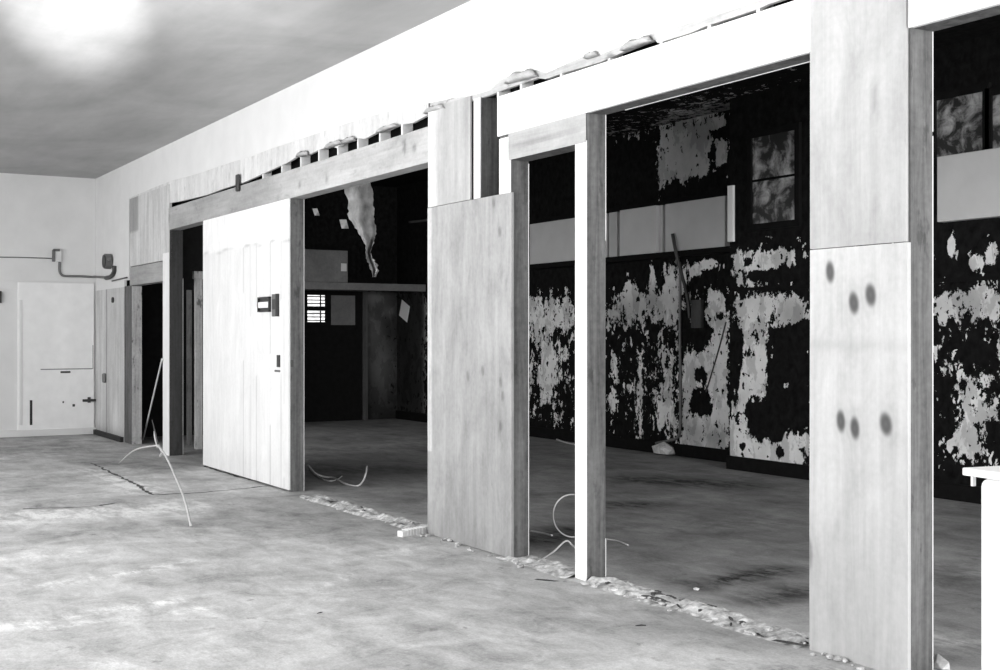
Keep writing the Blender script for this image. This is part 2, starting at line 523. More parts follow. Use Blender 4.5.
# end wall of the room behind
def end_wall():
    st = .05
    Y = np.linspace(TH, YL, int((YL-TH)/st)+1); Zs = np.linspace(0, CI, int(CI/st)+1)
    gy, gz = np.meshgrid(Y, Zs); ny, nz = len(Y), len(Zs); gy = gy.ravel(); gz = gz.ravel()
    b = np.full_like(gy, -.5) + .75/(1+np.exp(-(gy-onX(362,335,XE)[0])/.03))*(gz < onX(380,291,XE)[1])  # bias held near black: darkness of the unlit end put into the colour
    def e(px, py, rx, ry, val):
        cy, cz = onX(px, py, XE); ry_ = abs(onX(px+rx, py, XE)[0]-onX(px-rx, py, XE)[0])/2; rz = ry*20.5/FPX
        return blob(gy, gz, cy, cz, ry_, rz, val, 3)
    for a in [(378,296,14,6,.55), (388,310,5,5,.5), (375,330,10,40,.28), (380,380,9,40,.25)]: b += e(*a)
    v = np.stack([np.full_like(gy, XE), gy, gz], 1)
    idx = np.arange(ny*nz).reshape(nz, ny)
    f = np.stack([idx[:-1, :-1].ravel(), idx[:-1, 1:].ravel(), idx[1:, 1:].ravel(), idx[1:, :-1].ravel()], 1).tolist()
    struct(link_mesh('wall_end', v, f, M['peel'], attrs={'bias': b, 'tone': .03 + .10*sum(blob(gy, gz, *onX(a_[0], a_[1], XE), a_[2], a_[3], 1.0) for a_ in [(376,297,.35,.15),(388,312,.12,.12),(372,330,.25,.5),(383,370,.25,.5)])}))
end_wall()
def inner_ceiling():
    X = np.arange(XE, XR+.05, .08); Y = np.append(np.arange(TH, YL, .08), YL)
    gx, gy = np.meshgrid(X, Y); nx, ny = len(X), len(Y); gx = gx.ravel(); gy = gy.ravel()
    xc = sx(665, YL)
    b = -.5 + .45*np.exp(-((gx-xc)/2.2)**4)*np.exp(-((gy-YL)/.9)**2) + .2*np.exp(-((gx-sx(770, YR))/2.0)**4)*np.exp(-((gy-YR)/1.5)**2)
    v = np.stack([gx, gy, np.full_like(gx, CI)], 1)
    idx = np.arange(nx*ny).reshape(ny, nx)
    f = np.stack([idx[:-1, :-1].ravel(), idx[1:, :-1].ravel(), idx[1:, 1:].ravel(), idx[:-1, 1:].ravel()], 1).tolist()
    struct(link_mesh('ceiling_inner', v, f, M['peel'], attrs={'bias': b, 'tone': np.full_like(gx, .5)}))
inner_ceiling()
struct(MB().box(XE, XSTEP, YL-.03, YL, 0, .15).build('baseboard_far_left', M['black']))
struct(MB().box(XSTEP-.03, XR, YR-.03, YR, 0, .15).build('baseboard_far_right', M['black']))
# seam strip across right portion of the far wall
struct(MB().box(XSTEP, sx(1010, YR), YR-.012, YR, zz(770,290,YR), zz(770,286.5,YR)).build('trim_1', M['black']))

# back wall ---------------------------------------------------------------
struct(MB().box(XB-.15, XB, -8.5, 0, 0, CH+.05).build('wall_back', M['plaster']))

# upper partition wall --------------------------------------------------------
def plaster():
    # ragged lower edge of the intact white plaster, left to right (pixel survey on the wall plane)
    edge = [(95,283),(106,282),(129,280),(129,240),(129,198),(150,189),(170,181),(182,178),(200,173),(214,168),(232,162),(247,158),(270,149),(292,142),
            (318,133),(345,124),(374,115),(400,109),(425,104),(440,101),(452,98),(470,96),(490,90),(500,80),(511,75),(525,71),(537,70),(546,73),(566,64),
            (587,55),(600,55),(620,46),(640,38),(655,32),(680,26),(705,18),(735,9),(765,-2),(812,-17),(905,-40)]
    poly = [(XB, CH)] + [onY(px, py) for px, py in edge]
    poly[1] = (XB, poly[1][1])
    lastz = poly[-1][1]
    poly += [(XR, lastz), (XR, CH)]
    mb = MB()
    bm = bmesh.new()
    fr = [bm.verts.new((x, .0008, z)) for x, z in poly]
    f = bm.faces.new(fr)
    r = bmesh.ops.extrude_face_region(bm, geom=[f])
    for g in r['geom']:
        if isinstance(g, bmesh.types.BMVert): g.co.y = .03
    bmesh.ops.triangulate(bm, faces=[q for q in bm.faces if len(q.verts) > 4])
    bm.verts.index_update()
    mb.add([v.co[:] for v in bm.verts], [[v.index for v in q.verts] for q in bm.faces]); bm.free()
    return struct(mb.build('wall_right', M['plaster']))
plaster()

# stripped plaster band above the headers, ragged bottom edge
def band(nm, top, bot, m, y0=.004, y1=.03):
    poly = [onY(*p) for p in top] + [onY(*p) for p in reversed(bot)]
    bm = bmesh.new()
    fr = [bm.verts.new((x, y0, z)) for x, z in poly]
    f = bm.faces.new(fr)
    r = bmesh.ops.extrude_face_region(bm, geom=[f])
    for g in r['geom']:
        if isinstance(g, bmesh.types.BMVert): g.co.y = y1
    bmesh.ops.triangulate(bm, faces=[q for q in bm.faces if len(q.verts) > 4])
    bm.verts.index_update()
    mb = MB(); mb.add([v.co[:] for v in bm.verts], [[v.index for v in q.verts] for q in bm.faces]); bm.free()
    return struct(mb.build(nm, m))
M['stripped'] = wood('stripped plaster', .5, .78, 'z', fine=.4, spots=.25, grain=.4, blotch=.6)
M['flap'] = simple('curled flap', .42, .9, 0, .35, 18, .2)
M['lath'] = wood('torn lath edge', .3, .6, 'x', fine=1.4, spots=.5)
band('trim_3', [(129,196),(170,178),(214,164),(292,138),(374,111),(430,100)],
     [(129,200),(168,203),(176,202),(190,199),(208,194.5),(222,189),(238,184),(242,183),(252,178.5),(262,174),(274,168.5),(288,162),(299,155),(306,156),(318,150),(330,146),(336,148),(346,141),(357,137.5),(364,139),(379,131),(388,130),(401,124),(412,123),(428,114.5)],
     M['stripped'])
band('trim_4', [(428,98),(470,92),(500,78),(540,66),(587,52),(655,29),(705,15),(765,-5),(812,-20)],
     [(428,113),(440,108),(455,106),(470,101),(490,95),(505,89),(520,84),(537,78),(545,79),(562,73),(580,68),(600,62),(618,54),(640,45),(655,40),(657,43),(690,33),(705,26),(730,18),(757,9),(768,4),(812,-11)],
     M['lath'])
# framing behind the plaster: solid body higher up, dark void in the slot
struct(MB().box(XB, XR, .03, TH, 3.36, CH+.1).build('wall_right_core', M['dark']))
struct(MB().box(XE, XR, TH, TH+.02, 3.05, CI).build('wall_inner', M['black']))
struct(MB().box(XB-.15, XB-.14+.02, 0, .02, 0, 3.9).build('trim_5', M['plaster']))

# blocks in the slot
zs0, zs1 = 3.075, 3.36
proto = None
for px in (262, 281, 300, 318, 337, 357, 379, 401, 497, 520, 560, 608, 660, 708, 757):
    x = sx(px); 
    z0_ = 3.078 if px < 430 else 3.128
    if proto is None:
        b = MB().bbox(x-.012, x+.012, .006, .10, z0_, zs1, .002).build('cripple_stud', M['white_wood'])
        proto = b
    else:
        b = proto.copy(); C.objects.link(b)
        b.location.x = x; b.location.z = z0_
    if px < 430:
        tag(b, 'short rough stud block in the dark slot above the long pale header beam', 'stud', 'stud blocks in slot above long header')
    else:
        tag(b, 'short rough stud block in the thin gap above the bright white header', 'stud', 'stud blocks in gap above white header')

# curled flaps of torn plaster paper along the edge
def flap(px0, px1, py0, py1, h, label, grp):
    n = 10; v, f = [], []
    (xa, za), (xb, zb) = onY(px0, py0), onY(px1, py1)
    for i in range(n+1):
        t = i/n
        x = xa+(xb-xa)*t; z = za+(zb-za)*t
        up = h*math.sin(math.pi*t)**.7*(1+.25*math.sin(9*t))
        v += [(x, .0, z-.004), (x, -.035-.02*math.sin(math.pi*t), z+up*.5), (x, -.016, z+up)]
    for i in range(n):
        a = 3*i
        f += [(a, a+3, a+4, a+1), (a+1, a+4, a+5, a+2)]
    o = link_mesh('plaster_flap', v, f, M['flap'], smooth=True)
    so = o.modifiers.new('t', 'SOLIDIFY'); so.thickness = .004
    tag(o, label, 'plaster flap', grp)
for a in [(299,310,157,155,.055), (327,344,149,143,.05), (345,357,144,140,.05), (379,400,133,126,.04)]:
    flap(*a, 'curled torn plaster flap on edge of slot above the long pale header', 'flaps above long header')
flap(427, 447, 114, 108, .05, 'curled torn plaster flap at top of the small upper plywood piece', None)
for a in [(508,539,84,76,.07), (588,600,59,55,.035), (624,655,51,41,.05)]:
    flap(*a, 'curled torn plaster flap along edge above the bright white header', 'flaps above white header')

# ------------------------------------------------------------------ partition framing
HB = 2.805; HT = 3.075     # long header
FB = 2.855; FT = 3.125     # white header
rngk = np.random.default_rng(11)

def knots(list_px, r=.03, amp=.72, el=1.35):
    pts = [onY(a, b) for a, b in list_px]
    def fn(gx, gz):
        t = np.ones_like(gx)
        for (x, z) in pts:
            d = np.hypot((gx-x)/(r*rngk.uniform(.85, 1.15)), (gz-z+.25*(gx-x))/(r*el))
            t -= amp*np.exp(-d**5)*(.88+.12*d) + .06*np.exp(-((d-1.6)/.4)**2)
        return np.clip(t, .06, 1.2)
    return fn

def vgrad(fn, **kw): return fn

# right pillar: lower knotty board, upper plywood, timber posts
XP0, XP1 = sx(810, -.018), sx(908, -.018)
zseam = zz(810, 250.5)
kn = knots([(833,272),(857,303),(874,295),(844,421),(858,428),(889,424)], .033, .92, 1.6)
kn2 = knots([(811,552)], .04, .5, 2.2)
def lower_p(gx, gz):
    t = kn(gx, gz)*kn2(gx, gz)
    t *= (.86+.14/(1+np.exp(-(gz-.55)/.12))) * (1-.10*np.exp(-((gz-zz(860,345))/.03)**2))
    return t
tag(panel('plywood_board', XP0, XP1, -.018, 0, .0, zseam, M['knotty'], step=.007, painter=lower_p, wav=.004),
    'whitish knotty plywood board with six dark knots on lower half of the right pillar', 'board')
kn = knots([(877,100)], .02, .25, 3)
tag(panel('plywood_board', XP0, XP1-.012, -.018, 0, zseam+.004, 3.19, M['ply_light'], step=.02, painter=lambda gx, gz: kn(gx, gz)*(.92+.12*(gz-2.2))),
    'greyish plywood board on upper half of the right pillar', 'board')

def post(px0, px1, z0, z1, m, label, y0=0.0, y1=TH, front=None, edge=None, xs=None, cat='post', grp=None, name='timber_post'):
    x0, x1 = xs if xs else (sx(px0), sx(px1))
    root = empty(name, ((x0+x1)/2, (y0+y1)/2, z0), label, cat, grp)
    MB().bbox(x0, x1, y0, y1, z0, z1, .004).build('shaft', m, root)
    if front is not None:
        o = MB().box(x0-.001, x1-.002, y0-.006, y0+.001, front[0], front[1]).build('painted_face', M['white_wood'], root)
    if edge is not None:
        for e0, e1 in edge:
            MB().box(x1-.003, x1+.0008, y1-.004, y1+.002, e0, e1).build('edge_bead', M['bead'], root)
    return root

post(0, 0, 0, 3.10, M['timber'], 'weathered timber post forming dark right side of the right pillar', xs=(XP1-.09, XP1),
     edge=[(0, 2.38), (2.40, FB)])
post(0, 0, 0, 3.10, M['timber'], 'timber post behind left edge of the knotty right pillar', xs=(XP0, XP0+.045))

# right opening header
tag(panel('header_beam', XP1-.012, XR-.6, -.004, .02, FB-.012, 3.19, M['white_dull'], step=.05), 'white header beam above the opening at the far right edge', 'beam')
MB().box(XP1-.012, XR-.6, .02, TH, FB-.013, 3.18).build('core', M['timber'], bpy.data.objects['header_beam'])
# white header
xa, xb = sx(498), XP0
tag(panel('header_beam', xa, xb-.001, -.006, .02, FB, FT, M['white_dull'], step=.05, painter=lambda gx, gz: 1.12*np.ones_like(gx)), 'bright white header beam between the narrow doorway and the right pillar', 'beam')
MB().box(xa, xb-.001, .02, TH, FB-.001, FT-.01).build('core', M['timber'], bpy.data.objects['header_beam.001'])
struct(MB().box(sx(606), xb, TH-.002, TH+.006, FB-.004, FB+.02).build('trim_6', M['bead']))

# post B (white face) between narrow door and wide opening
post(576, 587, 0, FB, M['timber'], 'white-faced slim post standing between narrow doorway and wide opening', front=(0, zz(580,142)), edge=[(2.08, FB), (0, .25)])
# post A
post(500, 511, 0, FB, M['timber'], 'bare post at right edge of tall plywood sheet by narrow doorway', front=(2.457, FB-.02), edge=[(0, 2.66)])
# short header over narrow doorway
SH = tag(panel('header_beam', sx(509.5), sx(587), -.010, -.0065, 2.675, FB-.001, M['beam'], step=.03,
          painter=lambda gx, gz: 1.05-.35*np.exp(-((gz-2.76-.03*(gx+7))/.012)**2)), 'short bare wood header over the narrow doorway', 'beam')
MB().box(sx(511), sx(576)-.001, -.0064, TH, 2.676, FB-.001).build('core', M['timber'], SH)
# fix: post A/B shafts meet the header from the sides

# central plywood
XQ0, XQ1 = sx(427.6, -.018), sx(511.5, -.018)
kn = knots([(470,376),(485,371),(503,382),(503,426),(502,232),(496,203),(505,396)], .022, .45, 1.7)
def ply_p(gx, gz):
    t = kn(gx, gz)
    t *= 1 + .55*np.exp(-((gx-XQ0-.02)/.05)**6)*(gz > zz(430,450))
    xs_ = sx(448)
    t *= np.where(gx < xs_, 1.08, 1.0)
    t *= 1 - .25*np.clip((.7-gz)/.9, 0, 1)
    return t
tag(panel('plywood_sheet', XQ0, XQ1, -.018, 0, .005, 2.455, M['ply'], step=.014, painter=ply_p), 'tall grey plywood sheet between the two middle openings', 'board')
def up_p(gx, gz):
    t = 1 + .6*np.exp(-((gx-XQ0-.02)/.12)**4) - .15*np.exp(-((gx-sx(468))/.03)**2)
    return t*1.02
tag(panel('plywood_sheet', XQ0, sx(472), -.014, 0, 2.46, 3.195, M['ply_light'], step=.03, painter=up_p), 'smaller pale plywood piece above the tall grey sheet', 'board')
post(0, 0, 0, 3.10, M['timber'], 'timber post behind left edge of the tall grey plywood sheet', xs=(XQ0+.002, XQ0+.06))
post(474.5, 481, 2.3, 3.17, M['timber'], 'short white-faced stud beside the small upper plywood piece', front=(2.46, 3.165), cat='stud', name='wall_stud')
struct(MB().box(XQ0, sx(500), TH-.005, TH+.015, 2.2, 3.3).build('trim_7', M['dark']))

# long header
XH0 = sx(169); XF1 = sx(288.5, -.018)
kn = knots([(415,148),(405,143),(327,179),(300,185),(405,150)], .03, .45, 1.2)
def hdr_p(gx, gz):
    t = kn(gx, gz)
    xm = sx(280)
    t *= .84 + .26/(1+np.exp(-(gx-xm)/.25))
    return t
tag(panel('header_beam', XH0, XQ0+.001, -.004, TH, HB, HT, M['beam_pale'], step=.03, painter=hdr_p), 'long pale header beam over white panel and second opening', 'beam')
# white sheet panel
XW0 = sx(203, -.018)
def white_p(gx, gz):
    t = np.where(gz > 2.42, 1.12, 1.02)
    t *= 1 - .35*np.exp(-((gz-2.42-.01*np.sin(gx*9))/.012)**2)*np.clip(.5+.9*np.sin(gx*4.3)*np.sin(gx*11+1)+.4*np.sin(gx*17), 0, 1)
    for s in (245, 252, 258, 272, 283, 286):
        t *= 1 - .28*np.exp(-((gx-sx(s))/.012)**2)*(np.sin(gz*3+s) > -.5)*(gz < 2.42)
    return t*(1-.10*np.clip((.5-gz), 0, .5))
root = empty('wall_panel', ((XW0+XF1)/2, 0, 0), 'white painted streaky sheet panel left of the second opening', 'panel')
panel('sheet', XW0, XF1, -.018, 0, .02, HB-.002, M['white_dull'], root, step=.025, painter=white_p)
MB().box(sx(279.5), sx(282), -.03, -.018, zz(280,367), zz(280,355)).build('latch', M['dark_metal'], root)
MB().box(sx(277), sx(282), -.026, -.018, zz(280,372), zz(280,370)).build('latch_screw_plate', M['grey_metal'], root)
post(0, 0, 0, HB, M['timber'], 'bare post at right edge of the white sheet panel', xs=(XF1-.05, XF1), edge=[(0, HB)])
MB().box(XF1-.0, XF1+.004, .0, .03, zz(291,367), zz(291,360)).build('strike_plate', M['dark_metal'], [o for o in C.objects if o.get('label','').startswith('bare post at right edge of the white sheet')][0])
post(0, 0, 0, HB, M['timber_dark'], 'dark post hidden behind left edge of the white sheet panel', xs=(XW0, XW0+.06))

# switch box on white panel
xs0, xs1 = sx(261.5), sx(273)
r = empty('switch_box', ((xs0+xs1)/2, -.018, zz(267,312)), 'small open grey switch box on the white sheet panel', 'switch box')
z0_, z1_ = zz(267,312), zz(267,297)
mb = MB()
mb.box(xs0, xs1, -.022, -.018, z0_, z1_)
t = .014
for q in ((xs0, xs0+t, z0_, z1_), (xs1-t, xs1, z0_, z1_), (xs0, xs1, z0_, z0_+t), (xs0, xs1, z1_-t, z1_)):
    mb.box(q[0], q[1], -.045, -.018, q[2], q[3])
mb.build('box_body', M['dark_metal'], r)
MB().bbox(xs0+.035, xs1-.02, -.05, -.022, z0_+.04, z1_-.05, .006).build('switch_body', M['white'], r)
xs0, xs1 = sx(274.5), sx(281)
z0_, z1_ = zz(278,316.5), zz(278,294)
r = empty('switch_plate', ((xs0+xs1)/2, -.018, z0_), 'grey metal plate beside the small open switch box', 'plate')
mb = MB().bbox(xs0, xs1, -.03, -.018, z0_, z1_, .004)
mb.build('plate', M['grey_metal'], r)
MB().bbox(xs0+.02, xs1-.03, -.034, -.03, z0_+.07, z1_-.05, .001).build('slot', M['dark_metal'], r)
MB().box(xs1-.012, xs1, -.055, -.018, z0_, z1_).build('rim', M['dark_metal'], r)

# post C between the two left doorways
post(163.3, 169.5, 0, HB, M['timber_dark'], 'pale-faced post between the two narrow left doorways', front=(0, zz(166,253)), edge=[(0, zz(184,278,TH))], y1=.17)
# leftmost doorway: board above, header, post
XA0 = sx(130)
def st_p(gx, gz):
    t = np.ones_like(gx)
    t *= np.where((gx < sx(138.5)) & (gz > 2.9), .6, 1.0)
    return t
tag(panel('wall_board', XA0, sx(169.5), -.004, .03, 2.44, 3.37, M['board_streak'], step=.04, painter=st_p), 'streaked pale board above the leftmost doorway header', 'board')
tag(panel('header_beam', XA0, sx(163.2), -.002, TH, 2.18, 2.43, M['beam'], step=.04, painter=lambda gx, gz: .9+0*gx), 'short grey header over the leftmost doorway', 'beam')
ro = post(124.5, 131.5, 0, 2.18, M['timber'], 'grey post at left of the leftmost doorway with peeling inner face')
MB().box(sx(131.5)-.001, sx(131.5)+.006, .005, TH-.001, 0, 2.17).build('peeling_face', M['peel_jamb'], ro)
# pier between corner and leftmost doorway
def pier_p(gx, gz):
    t = np.where(gx < sx(106), 1.0, .92)
    t = t*(1-.5*np.exp(-((gx-sx(107))/.03)**2))
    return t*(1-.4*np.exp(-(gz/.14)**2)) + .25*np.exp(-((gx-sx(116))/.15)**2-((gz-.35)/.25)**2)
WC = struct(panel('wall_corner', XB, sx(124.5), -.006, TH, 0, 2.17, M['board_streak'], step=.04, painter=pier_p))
struct(MB().box(XB, sx(124.5), .0, .03, 2.15, 2.35).build('trim_8', M['plaster']))
struct(MB().box(XB+.02, sx(124), -.05, -.006, 0, .07).build('dark_gap_strip', M['dark']))  # dark strip standing in for the shaded gap along the pier foot

# inner frame seen through the second doorway
xq = -16.2
r = empty('door_frame', (xq, .85, 0), 'pale inner door frame seen in dark behind the second left doorway', 'door frame')
P0 = at(194, 335, 1); 
def ymid(px, x): return onX(px, 335, x)[0]
y0_, y1_ = ymid(195, xq), ymid(206, xq)
ztop = onX(200, 279, xq)[1]
MB().bbox(xq-.04, xq+.03, y0_, y0_+.09, 0, ztop, .004).build('jamb', M['peel_jamb'], r)
MB().bbox(xq-.04, xq+.03, y1_+.3, y1_+.39, 0, ztop, .004).build('jamb', M['peel_jamb'], r)
MB().bbox(xq-.05, xq+.03, y0_-.02, y1_+.39, ztop, ztop+.1, .004).build('head', M['peel_jamb'], r)
# loose upright plank beside it
yb0, yb1 = ymid(187, xq-.6), ymid(192, xq-.6)
tag(MB().bbox(xq-.63, xq-.6, yb0, yb1, 0, onX(190, 290, xq-.6)[1], .004).build('plank', M['timber']), 'grey upright plank standing in dark behind the second left doorway', 'plank')
# black walls added to keep the space behind the left doorways dark
struct(MB().box(-18.6, -18.5, TH, 2.2, 0, CI).build('blackout_wall', M['black']))
struct(MB().box(sx(212)+.1, sx(212)+.2, TH+.02, .6, 0, CI).build('blackout_divider', M['black']))

# ------------------------------------------------------------------ sill rubble lines
def sill(px0, px1, nm):
    x0, x1 = (sx(px0) if not isinstance(px0, float) else px0), sx(px1)
    st = .02
    X = np.arange(x0, x1, st); Y = np.linspace(-.09, TH+.07, 15)
    v, f = [], []
    for j, y in enumerate(Y):
        for x in X:
            edge_ = max(0, 1-abs((y-.055-.03*mnoise.noise(Vector((x*2.2, 3, 3))))/.13)**3)
            h = .030*edge_*(mnoise.noise(Vector((x*2.6, y*7, 1)))+.42) + edge_*(.022*mnoise.noise(Vector((x*9, y*13, 4))) + .012*mnoise.noise(Vector((x*25, y*25, 7)))) + .004*edge_ - .001
            v.append((x, y + .02*mnoise.noise(Vector((x*2.5, 0, 9))), max(h, -.004) if 0 < j < 14 else -.004))
    nx = len(X)
    for j in range(14):
        for i in range(nx-1):
            f.append((j*nx+i, j*nx+i+1, (j+1)*nx+i+1, (j+1)*nx+i))
    return struct(link_mesh(nm, v, f, M['rubble'], smooth=True))
sill(303, 428, 'trim_10'); sill(512, 577, 'trim_11'); sill(589, 809, 'trim_12'); sill(914, 1030, 'trim_13')

def chip_mesh(name, m, sxyz, seed):
    rr = random.Random(seed)
    bm = bmesh.new()
    bmesh.ops.create_icosphere(bm, subdivisions=1, radius=1)
    for v in bm.verts:
        k = rr.uniform(.7, 1.15)
        v.co = Vector((v.co.x*sxyz[0]*k, v.co.y*sxyz[1]*k, max(v.co.z, -.55)*sxyz[2]*k))
    lo = min(v.co.z for v in bm.verts)
    for v in bm.verts: v.co.z -= lo
    me = bpy.data.meshes.new(name); bm.to_mesh(me); bm.free(); me.materials.append(m)
    return me
chip_me = [chip_mesh('plaster_chip', M['chip'], s, i) for i, s in enumerate([(.028,.018,.012), (.018,.012,.010), (.036,.014,.010), (.012,.010,.008)])]
dark_me = [chip_mesh('splinter', M['chip_dark'], s, 20+i) for i, s in enumerate([(.05,.010,.007), (.026,.016,.011), (.085,.009,.007)])]
def scatter(n, px0, px1, ylo, yhi, mes, name, label, cat, grp, zup=.0):
    x0, x1 = sx(px0), sx(px1)
    o0 = None
    for i in range(n):
        me = mes[random.randrange(len(mes))]
        if o0 is None: o = o0 = bpy.data.objects.new(name, me)
        else: o = o0.copy(); o.data = me
        C.objects.link(o)
        o.location = (random.uniform(x0, x1), random.uniform(ylo, yhi), zup)
        o.rotation_euler = (0, 0, random.uniform(0, 6.28)) if cat != 'splinter' else (0, 0, random.gauss(0, .5))
        s = random.uniform(.6, 1.3); o.scale = (s, s, s)
        tag(o, label, cat, grp)
scatter(60, 592, 806, -.10, .17, chip_me, 'plaster_chip', 'pale plaster chip in the rubble line left of the right pillar', 'chip', 'chips in right sill rubble', .008)
scatter(30, 600, 806, -.08, .16, dark_me, 'splinter', 'dark splinter in the rubble line left of the right pillar', 'splinter', 'splinters in right sill rubble', .010)
scatter(30, 306, 424, -.10, .17, chip_me, 'plaster_chip', 'pale plaster chip in the rubble line across the second opening', 'chip', 'chips in second opening rubble', .008)
scatter(12, 312, 424, -.02, .12, dark_me, 'splinter', 'dark splinter in the rubble line across the second opening', 'splinter', 'splinters in second opening rubble', .010)
scatter(24, 430, 575, -.12, -.03, chip_me, 'plaster_chip', 'pale plaster chip at foot of the tall grey plywood sheet', 'chip', 'chips at plywood foot', 0)
scatter(14, 812, 925, -.10, -.03, chip_me, 'plaster_chip', 'pale plaster chip at foot of the right pillar', 'chip', 'chips at pillar foot', 0)
def floor_chip(px, py, me, name, label, cat, rot, s=1.0):
    o = bpy.data.objects.new(name, me); C.objects.link(o)
    x, y = onZ(px, py); o.location = (x, y, 0); o.rotation_euler = (0, 0, rot); o.scale = (s, s, s)
    tag(o, label, cat)
floor_chip(547, 581, dark_me[2], 'splinter', 'thin dark splinter on floor left of the white-faced slim post', 'splinter', .6, 1.0)
floor_chip(641, 574+52, dark_me[0], 'splinter', 'small dark splinter lying on floor in front of right rubble line', 'splinter', 1.2, .7)
floor_chip(696, 590, chip_me[0], 'plaster_chip', 'white chip on inner floor just behind right rubble line', 'chip', .3, .9)
floor_chip(320, 613, dark_me[0], 'splinter', 'tiny dark splinter alone on the open floor near frame bottom', 'splinter', 2.0, .5)
# larger rubble lumps by the right opening
def lump(px, py, s, label):
    me = chip_mesh('rubble_lump', M['chip'], s, px)
    o = bpy.data.objects.new('rubble_lump', me); C.objects.link(o)
    x, y = onZ(px, py); o.location = (x, y, 0); tag(o, label, 'rubble')
lump(938, 668, (.06, .04, .04), 'pale rubble lump on the sill at foot of the right pillar post')

# short offcut block at foot of plywood
x, y = onZ(400, 537); x2, y2 = onZ(424, 533)
r = empty('wood_offcut', (x, y, 0), 'short white wood offcut lying at left foot of the plywood sheet', 'offcut')
ang = math.atan2(y2-y, x2-x); ln = math.hypot(x2-x, y2-y)
mb = MB().bbox(0, ln, -.03, .03, 0, .045, .004)
for i in range(7): mb.bbox(.05+i*ln*.12, .05+i*ln*.12+.018, -.034, .034, 0, .05, .002)
o = link_mesh('block', mb.v, mb.f, M['white_wood'], None, base=(0,0,0)); o.parent = r; o.location = (0,0,0)
r.rotation_euler = (0, 0, ang)

# ------------------------------------------------------------------ loose wires and sticks
def wire(name, pts, rad, m, label=None, cat='wire', parent=None, k=8, r1=None):
    P = catmull(pts, k)
    mb = MB().tube(P, rad, 6, r1)
    o = mb.build(name, m, parent, smooth=True)
    if label: tag(o, label, cat)
    return o
# pale lath leaning in the leftmost doorway
xp, yp = onZ(143, 440)
pA = Vector((xp, yp, 0.004)); xt, zt = onY(163.5, 359, -.02)
pB = Vector((xt-.03, -.03, zt))
tag(MB().tube([pA, pB], .011, 6).build('lath', M['white_wood']), 'thin pale stick leaning against post by the leftmost doorway', 'stick')

apex = at(158, 445, 12.6)
e1 = Vector((*onZ(119, 464), .008)); e2 = Vector((*onZ(191, 527), .008))
r = empty('bent_strip', (apex.x, apex.y, 0), 'bent pale metal strip arching off the floor before the left doorways', 'strip')
def lw(pts, rad, m, nm='strand', r1=None): return wire(nm, pts, rad, m, parent=r, r1=r1)
m1 = at(176, 478, 11.2)
lw([apex, apex.lerp(m1, .5)+Vector((0,0,.03)), m1, e2.lerp(m1,.4)+Vector((0,0,.05)), e2], .010, M['wire'])
m2 = at(135, 450, 13.4)
lw([apex, m2, e1], .009, M['wire'])
lw([apex, at(156, 436, 12.6), at(152, 420, 12.8)], .01, M['wire_dark'], r1=.004)
lw([apex+Vector((0,0,-.02)), at(155, 438, 12.7), at(154, 431, 12.7)], .014, M['wire'], r1=.004)
lw([apex, at(162, 452, 12.5), at(160, 456, 12.7)], .012, M['wire'])

def fl(px, py, z=.006): return Vector((*onZ(px, py, z), z))
wpar = wire('wire', [fl(308,465,.10), fl(315,473,.04), fl(325,477), fl(334,478), fl(345,483.5), fl(357,486), fl(363,481,.05), fl(366,473,.12), fl(367,466,.17)], .010, M['wire'],
     'pale curled wire on dark floor inside the second opening')
wire('wire', [fl(311,470,.01), fl(320,478), fl(330,481), fl(338,479), fl(342,476)], .006, M['wire'], parent=wpar).name = 'strand'
# coil by the narrow doorway
c = fl(570, 545, .0)
cr = c + Vector((0, 0, 0))
ring = []
for i in range(25):
    a = i/24*2*math.pi*1.02
    px_, py_ = 572+19*math.cos(a), 539+22*math.sin(a)*.95
    ring.append(at(px_, py_, 9.05 + .25*math.sin(a+1)))
zmin = min(p.z for p in ring)
ring = [p - Vector((0,0,zmin-.012)) for p in ring]
wire('wire_coil', ring, .006, M['wire'], 'loop of loose wire standing on floor behind the white-faced slim post', 'wire', k=3)
wire('wire', [fl(531,531), fl(542,533), fl(552,535.5)], .008, M['wire'], 'short straight wire on floor inside the narrow doorway', 'wire')
wire('wire', [fl(537,562), fl(553,552), fl(566,541,.06), fl(574,547,.02), fl(590,560)], .007, M['wire'], 'bent pale wire across the narrow doorway sill', 'wire')
wire('wire', [fl(606,539), fl(618,541), fl(628,545)], .006, M['wire'], 'short pale wire on floor right of the slim post', 'wire')
wire('wire', [fl(533,430), fl(550,437), fl(572,444), fl(600,446)], .012, M['wire'], 'pale cable on inner floor near far wall, seen through the narrow doorway', 'wire')

# ------------------------------------------------------------------ things on the far wall of the room behind
zb0, zb1 = 2.53, 3.125
def far_panel(px0, px1, y, depth, label, m=M['panel_grey'], za=zb0, zb=zb1):
    o = MB().bbox(sx(px0, y-depth)+.022, sx(px1, y-depth)-.022, y-depth, y-.001, za, zb, .006).build('wall_panel', m)
    return tag(o, label, 'panel')
far_panel(529, 577.5, YL, .10, 'pale horizontal panel high on dark far wall seen through narrow doorway')
far_panel(578, 607.5, YL, .10, 'pale panel on far wall hidden behind the white-faced slim post')
far_panel(608, 618, YL, .10, 'narrow pale strip panel at left end of the wide-opening panel row')
far_panel(618.5, 657, YL, .16, 'square pale panel second in row high on peeling far wall')
far_panel(658, 663.5, YL, .11, 'narrow recessed strip between the two large pale panels')
far_panel(664, 726, YL, .13, 'widest pale panel in row high on the peeling far wall')
tag(MB().bbox(sx(728, YR-.02), sx(733.5, YR-.02), YR-.03, YR+.02, zz(730,242,YR), zz(730,186,YR), .004).build('corner_bead', M['panel_edge']), 'pale vertical corner strip at right end of the panel row', 'strip')
far_panel(935, 1012, YR, .10, 'pale wide panel on far wall in the rightmost opening')
